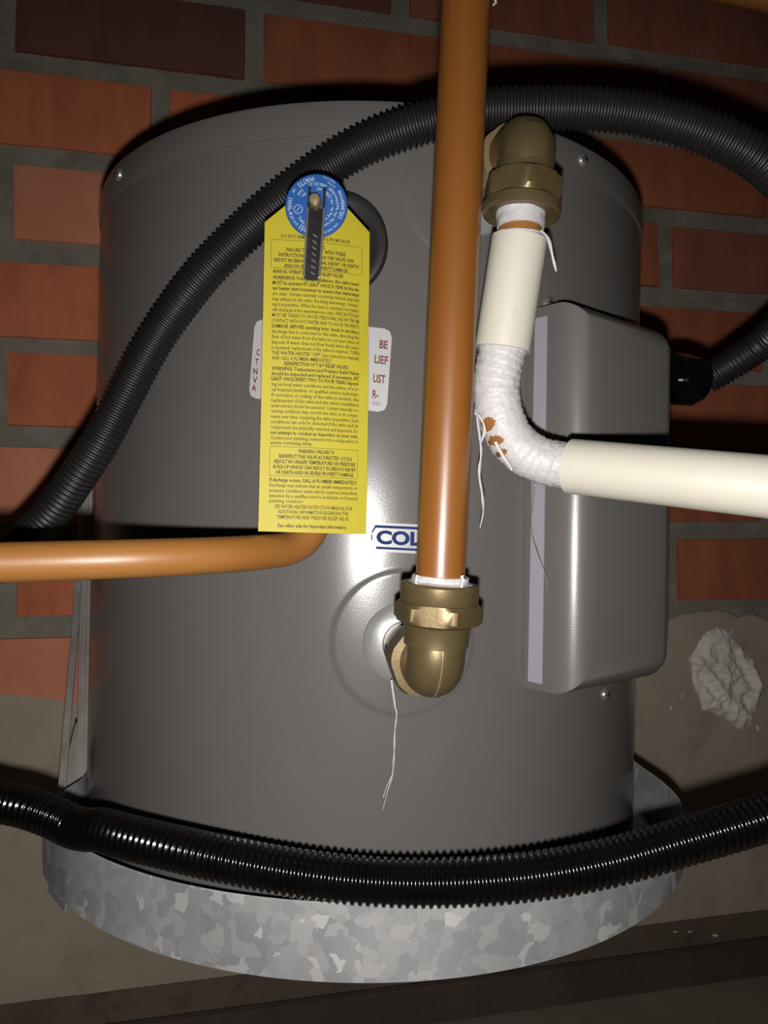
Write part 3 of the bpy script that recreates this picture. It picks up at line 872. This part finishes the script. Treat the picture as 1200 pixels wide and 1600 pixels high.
for k, a in enumerate((2.3, 3.9, 5.3)):
    u = Vector((math.cos(a), math.sin(a), 0))
    base = E1 + d * (s2 + 0.0005) + u * 0.0145
    sweep_obj('tape_fringe', catmull([base - d * 0.003, base + u * 0.0012 + d * 0.001, base + u * 0.0005 + d * 0.0035], 4), lambda i, th, s: 0.0007 + 0.0004 * noise.noise(Vector((th, i, k))), M['tape'], root, 8)
lathe_obj('arm_collar', [(0.0150, 0.0135), (0.0152, 0.0172), (0.0170, 0.0184), (0.0300, 0.0184), (0.0315, 0.0172), (0.0318, 0.0110)], E1, bk, M['brass'], root, 72, hexa=0.0165, rot=math.radians(20), smooth=25)
lathe_obj('nipple', [(0.031, 0.0112), (0.0335, 0.0112), (0.0345, 0.0104), (LB_ + 0.002, 0.0104)], E1, bk, M['brass_b'], root, 32)
# strand of loose tape hanging from the port
def strand(name, pix, r, parent, fr=1.0, flat=0.45):
    pts = catmull([P(*p) for p in pix], 8)
    pts, L_ = resample(pts, 0.0018)
    n = len(pts)
    sd_ = hash(pix[0]) % 50
    return sweep_obj(name, pts, lambda i, th, s: r * (1 + 0.5 * noise.noise(Vector((i * 0.35, sd_, 0)))) * (1.0 if i < n * 0.75 else 1.0 - 0.75 * (i - n * 0.75) / (n * 0.25)), M['tape'], parent, 8, flat=flat)
strand('tape_strand', [(612, 1062, 0.402), (615, 1085, 0.4015), (618, 1105, 0.402), (620, 1115, 0.403), (617, 1145, 0.406), (616, 1180, 0.4075), (613, 1212, 0.4085), (605, 1238, 0.4095), (598, 1266, 0.410)], 0.00075, root)
strand('tape_strand', [(612, 1212, 0.4085), (603, 1232, 0.4095), (599, 1246, 0.410)], 0.00045, root)

# ------------------------------------------------------------------ hot elbow and wrapped hot pipe
E2 = P(823, 226, 0.3655)
pf, pdn2 = port_frame(hot_port); Q2 = HM @ pf
hb = P(813, 352, 0.3635)
root, d, bk, L0, LB_ = make_elbow('brass_elbow', 'brass elbow under the black conduit feeding the tape-wrapped white pipe', E2, hb, Q2, None, None, False, True)
zz = lambda py: (P(817, py, 0.3645) - E2).dot(d)
lathe_obj('neck', [(zz(256), 0.0128), (zz(258), 0.0138), (zz(282), 0.0138), (zz(284), 0.0146)], E2, d, M['brass'], root, 44)
a, b, c = zz(282), zz(322), zz(340)
lathe_obj('hex_nut', [(a, 0.0140), (a + 0.0006, 0.0178), (a + 0.002, 0.0194), (b - 0.002, 0.0194), (b, 0.0178), (b + 0.0002, 0.0165)], E2, d, M['brass'], root, 72, hexa=0.0172, rot=math.radians(30), smooth=25)
lathe_obj('collar', [(b - 0.001, 0.0170), (b + 0.001, 0.0186), (c - 0.001, 0.0184), (c, 0.0168), (c - 0.001, 0.0135), (c - 0.001, 0.010)], E2, d, M['brass'], root, 60)
lathe_obj('arm_collar', [(0.0145, 0.0130), (0.0147, 0.0170), (0.0165, 0.0180), (0.0290, 0.0180), (0.0305, 0.0168), (0.0308, 0.0105)], E2, bk, M['brass_b'], root, 72, hexa=0.0162, rot=math.radians(10), smooth=25)
lathe_obj('nipple', [(0.030, 0.0106), (LB_ + 0.002, 0.0104)], E2, bk, M['brass_b'], root, 32)

line = [P(814, 330, 0.364), P(811, 380, 0.364), P(800, 450, 0.3655), P(787, 535, 0.368), P(777.5, 585, 0.369), P(776, 615, 0.3695), P(781, 648, 0.370), P(795, 680, 0.3705), P(818, 705, 0.3705), P(848, 720, 0.370), P(895, 729, 0.3675), P(1000, 740, 0.352), P(1200, 760, 0.318), P(1330, 774, 0.300)]
hl = catmull(line, 16)
hl, L_ = resample(hl, 0.0022)
hot = empty('hot_water_pipe', line[0])
tag(hot, 'bent hot-water pipe in cream sleeves and white tape leaving to the right', 'pipe')
sweep_obj('inner_pipe', hl, 0.0104, M['pipe2'], hot, 28)
def near(i0, p): return min(range(len(hl)), key=lambda i: (hl[i] - p).length)
iA = near(0, P(812, 371, 0.364)); iB = near(0, P(786, 543, 0.368)); iC = near(0, P(893, 729, 0.3675))
def sleeve(name, seg_pts, r_out, r_in, parent):
    n = len(seg_pts)
    v1, f1 = sweep(seg_pts, r_out, 40, False); v2, f2 = sweep(seg_pts, r_in, 40, False)
    k = len(v1)
    f = f1 + [tuple(i + k for i in q)[::-1] for q in f2]
    for i in range(40):
        j = (i + 1) % 40
        f.append((i, i + k, j + k, j)); e = (n - 1) * 40
        f.append((e + j, e + j + k, e + i + k, e + i))
    o = new_mesh(name, v1 + v2, f, M['sleeve'], None, 40)
    return adopt(o, parent)
# straight pieces of cut pipe used as sleeves
a, b = hl[iA], hl[iB]
sleeve('sleeve', [a.lerp(b, k / 10) for k in range(11)], 0.0133, 0.0108, hot)
a = hl[iC]; b = P(1330, 774, 0.300)
sleeve('sleeve', [a.lerp(b, k / 24) for k in range(25)], 0.0132, 0.0108, hot)
# wound tape round the bend, torn open in places
seg = hl[iB - 6:iC + 4]
seg, L2 = resample(seg, 0.0005)
def wind(i, th, s):
    tilt = 0.25 * math.sin(s * 90)
    p = (s / 0.0042 + th / (2 * PI) + tilt * math.cos(th)) % 1.0
    return 0.0109 + 0.00050 * p + 0.00034 * noise.noise(Vector((math.cos(th) * 2, math.sin(th) * 2, s * 220))) + 0.00018 * noise.noise(Vector((math.cos(th) * 6, math.sin(th) * 6, s * 700)))
v, f = sweep(seg, wind, 84, False)
holes = [(P(763, 661, 0.3575), 0.0036), (P(777, 686, 0.3585), 0.0029), (P(786, 706, 0.360), 0.0021)]
keep = []
for q in f:
    c = sum((v[i] for i in q), Vector()) / 4
    bad = False
    for hp, hr in holes:
        dd = c - hp
        e = (dd.x * 0.9) ** 2 + (dd.z * 1.25) ** 2
        if c.y < hp.y + 0.009 and e < (hr * (1 + 0.35 * noise.noise(c * 350))) ** 2: bad = True
    if not bad: keep.append(q)
tp = new_mesh('tape_wrap', v, keep, M['tape'], None, 60); adopt(tp, hot)
# tape at the nut, a loose turn and tails
n0 = near(0, P(814, 337, 0.364)); n1 = near(0, P(812, 358, 0.364))
pp, _ = resample(hl[max(0, n0 - 2):n1 + 1], 0.0012)
tw = sweep_obj('tape_turn', pp, lambda i, th, s: 0.0119 + 0.0005 * noise.noise(Vector((math.cos(th) * 2, math.sin(th) * 2, s * 400))) - 0.0008 * (i / max(1, len(pp) - 1)), M['tape'], hot, 40)
ax = (hl[n1 + 3] - hl[n1]).normalized(); u = ax.orthogonal().normalized(); v_ = ax.cross(u)
loop = []
for k in range(37):
    t = 2 * PI * k / 36
    loop.append(hl[n1] + ax * (0.0026 + 0.0016 * math.sin(t + 2.2)) + (u * math.cos(t) + v_ * math.sin(t)) * 0.0114)
sweep_obj('loose_turn', loop, lambda i, th, s: 0.0007 + 0.0003 * noise.noise(Vector((i * 0.5, 0, 0))), M['tape'], hot, 8)
strand('tape_tail', [(845, 360, 0.356), (856, 372, 0.354), (861, 390, 0.354), (865, 408, 0.355), (869, 424, 0.356)], 0.00065, hot)
strand('tape_tail', [(744, 640, 0.366), (748, 668, 0.365), (752, 705, 0.366), (749, 740, 0.367), (754, 775, 0.368), (755, 800, 0.369), (750, 826, 0.370)], 0.0009, hot)
strand('tape_tail', [(742, 645, 0.363), (752, 655, 0.360), (757, 672, 0.3595), (752, 690, 0.362)], 0.0008, hot)
strand('tape_tail', [(774, 690, 0.359), (786, 712, 0.360), (797, 728, 0.3615), (800, 735, 0.362)], 0.0008, hot)
strand('tape_tail', [(836, 758, 0.366), (833, 790, 0.380), (830, 830, 0.392), (834, 850, 0.398), (845, 880, 0.406), (854, 905, 0.409), (855, 925, 0.410)], 0.0005, hot)

# ------------------------------------------------------------------ corrugated conduits and gland
def corrugated(name, pix, r, pitch, m, label):
    pts = catmull(pix, 14)
    pts, L_ = resample(pts, pitch / 6)
    amp = r * 0.13
    def rad(i, th, s):
        t = (s / pitch) % 1.0
        k = 0.5 + 0.5 * math.cos(2 * PI * t)
        k = min(1.0, max(0.0, (k - 0.18) / 0.6)); k = k * k * (3 - 2 * k)
        return r - amp + amp * k
    o = sweep_obj(name, pts, rad, M[m], None, 26, smooth=70)
    tag(o, label, 'conduit')
    return o
gs = HM @ (bd * 0.222 + bt * (BW - 0.004) + bu * (HB + 0.0985))
gd = Vector((0.965, 0.26, -0.01)).normalized()
gend = gs + gd * 0.047
up = [P(-130, 945, 0.47), P(-40, 905, 0.462), P(30, 852, 0.458), P(82, 800, 0.452), P(128, 735, 0.445), P(157, 690, 0.442), P(193, 622, 0.440), P(233, 547, 0.438), P(270, 490, 0.435), P(318, 428, 0.430), P(380, 365, 0.421), P(455, 301, 0.410), P(550, 237, 0.402), P(640, 199, 0.395), P(715, 179, 0.392), P(775, 171, 0.3915), P(881, 169, 0.391), P(960, 173, 0.389), P(1035, 186, 0.387), P(1127, 217, 0.385), P(1200, 260, 0.388), P(1262, 330, 0.400), P(1283, 405, 0.425), P(1255, 475, 0.465), P(1205, 525, 0.500), P(1160, 558, 0.518), P(1122, 582, 0.528), P(1106, 591, 0.532)]
def clear(p, rmin):
    # keep the conduit outside the tank wall
    for _ in range(200):
        q = HI @ p
        if math.hypot(q.x, q.y) >= rmin or q.z > Hh + 0.02: break
        p = p + (CAM - p).normalized() * 0.0005
    return p
up = [clear(p, 0.2262 if 11 <= i <= 13 else 0.2240) for i, p in enumerate(up)]
corrugated('corrugated_conduit', up, 0.0108, 0.0032, 'dusty', 'black corrugated conduit arching over the heater top and looping to its cable gland')
lo = [P(-120, 1225, 0.43), P(-50, 1238, 0.428), P(0, 1253, 0.424), P(45, 1263, 0.420), P(85, 1278, 0.417), P(115, 1292, 0.413), P(135, 1296, 0.405), P(160, 1297, 0.397), P(208, 1310, 0.388), P(333, 1339, 0.372), P(458, 1363, 0.363), P(580, 1377, 0.358), P(700, 1379, 0.357), P(825, 1370, 0.359), P(950, 1348, 0.362), P(1075, 1313, 0.364), P(1200, 1276, 0.366), P(1330, 1230, 0.37)]
corrugated('corrugated_conduit', lo, 0.0108, 0.0035, 'black', 'black corrugated conduit sagging across the front of the galvanised tray')

gl = empty('cable_gland', gs)
tag(gl, 'black hexagonal cable gland on the right side of the grey cover', 'cable gland')
lathe_obj('thread', [(0, 0.0115), (0.016, 0.0115), (0.016, 0.0138), (0.0185, 0.0138)], gs, gd, M['black'], gl, 40)
lathe_obj('hex_nut', [(0.018, 0.0150), (0.0190, 0.0172), (0.0315, 0.0172), (0.0375, 0.0140), (0.0380, 0.0118)], gs, gd, M['black'], gl, 72, hexa=0.0155, rot=math.radians(4), smooth=25)
lathe_obj('throat', [(0.0375, 0.0118), (0.0395, 0.0118), (0.0395, 0.009)], gs, gd, M['black'], gl, 40)

# ------------------------------------------------------------------ dab of filler on the render, crumbs, pipe in the corner
oc_pix = [(1113, 980), (1133, 984), (1150, 1008), (1170, 1030), (1180, 1050), (1190, 1072), (1180, 1095), (1172, 1120), (1166, 1132), (1148, 1138), (1130, 1120), (1108, 1112), (1092, 1108), (1089, 1085), (1078, 1072), (1075, 1040), (1074, 1026), (1085, 1005), (1095, 988)]
cS, cZ = wall_sz(1131, 1058)
outl = []
for i in range(len(oc_pix)):
    a = Vector(oc_pix[i]); b = Vector(oc_pix[(i + 1) % len(oc_pix)])
    for k in range(8):
        p = a.lerp(b, k / 8)
        s, z = wall_sz(p.x, p.y); outl.append((s - cS, z - cZ))
vs2, fs2 = [], []
NRr = 26; no = len(outl)
for j in range(NRr + 1):
    t = j / NRr
    for i, (s, z) in enumerate(outl):
        rag = 1 + 0.09 * noise.noise(Vector((s * 160, z * 160, 3))) * t
        ss, zz_ = cS + s * t * rag, cZ + z * t * rag
        q = Vector((ss, zz_, 0))
        wq = 0.012 * noise.noise(Vector((ss * 30, zz_ * 30, 9)))
        rd = 1 - abs(noise.noise(Vector(((ss + wq) * 44 + zz_ * 10, zz_ * 22, 2.0))))
        h = 0.0065 + (0.0095 * rd ** 2 + 0.004 * noise.noise(q * 60) + 0.0022 * noise.noise(q * 170)) * min(1, (1 - t) * 5 + 0.15) + 0.0015
        if j == NRr: h = 0.0045
        vs2.append(wall_pt(ss, zz_, h))
for j in range(NRr):
    for i in range(no):
        a = j * no + i; b = j * no + (i + 1) % no
        fs2.append((a, b, b + no, a + no))
o = new_mesh('filler_dab', vs2, fs2, M['putty'], None, 70)
tag(o, 'pale grey lump of filler smeared on the render beside the heater cover', 'filler')
def crumb(px, py, a, b, rot, label):
    s0_, z0_ = wall_sz(px, py)
    rnd = random.Random(px)
    bm = bmesh.new()
    bmesh.ops.create_icosphere(bm, subdivisions=2, radius=1)
    for v in bm.verts:
        x, y, z = v.co * (1 + 0.25 * noise.noise(v.co * 2 + Vector((px, 0, 0))))
        xs, zs_ = x * a, y * b
        c, s = math.cos(rot), math.sin(rot)
        v.co = wall_pt(s0_ + xs * c - zs_ * s, z0_ + xs * s + zs_ * c, 0.0075 + z * min(a, b) * 0.7)
    o = bm_obj('filler_crumb', bm, M['putty'], None, 60)
    tag(o, label, 'crumb', 'crumbs of filler on the render')
crumb(1061, 1085, 0.0042, 0.0009, 1.05, 'thin sliver of filler on the render left of the big lump')
crumb(1044, 1104, 0.0025, 0.0015, 1.0, 'short fleck of filler on the render beside the heater edge')
crumb(1178, 1136, 0.0016, 0.0042, 0.3, 'small crumb of filler just under the big lump')
crumb(1137, 986, 0.0017, 0.0015, 0.0, 'tiny crumb of filler at the top of the big lump')
crumb(1112, 1457, 0.0042, 0.0018, -0.2, 'pale fleck near the floor below the tray, right of two fainter ones')
crumb(1072, 1451, 0.0035, 0.0010, 0.0, 'middle of the three flecks near the floor below the tray')
crumb(1050, 1451, 0.0030, 0.0009, 0.0, 'faintest left fleck near the floor below the tray')

pts = [P(980, -62, 0.62), P(1080, -27, 0.62), P(1200, 1, 0.62), P(1330, 31, 0.62)]
pts, _ = resample(catmull(pts, 8), 0.01)
o = sweep_obj('overhead_pipe', pts, 0.0085, M['pipe2'], None, 28)
tag(o, 'orange pipe just showing in the upper right corner', 'pipe')
# white tape end at the top of the supply pipe
strand('tape_end', [(768, -14, 0.341), (772, -4, 0.341), (776, 2, 0.342), (770, 9, 0.343)], 0.0011, None)
o = bpy.data.objects['tape_end']; adopt(o, cp)
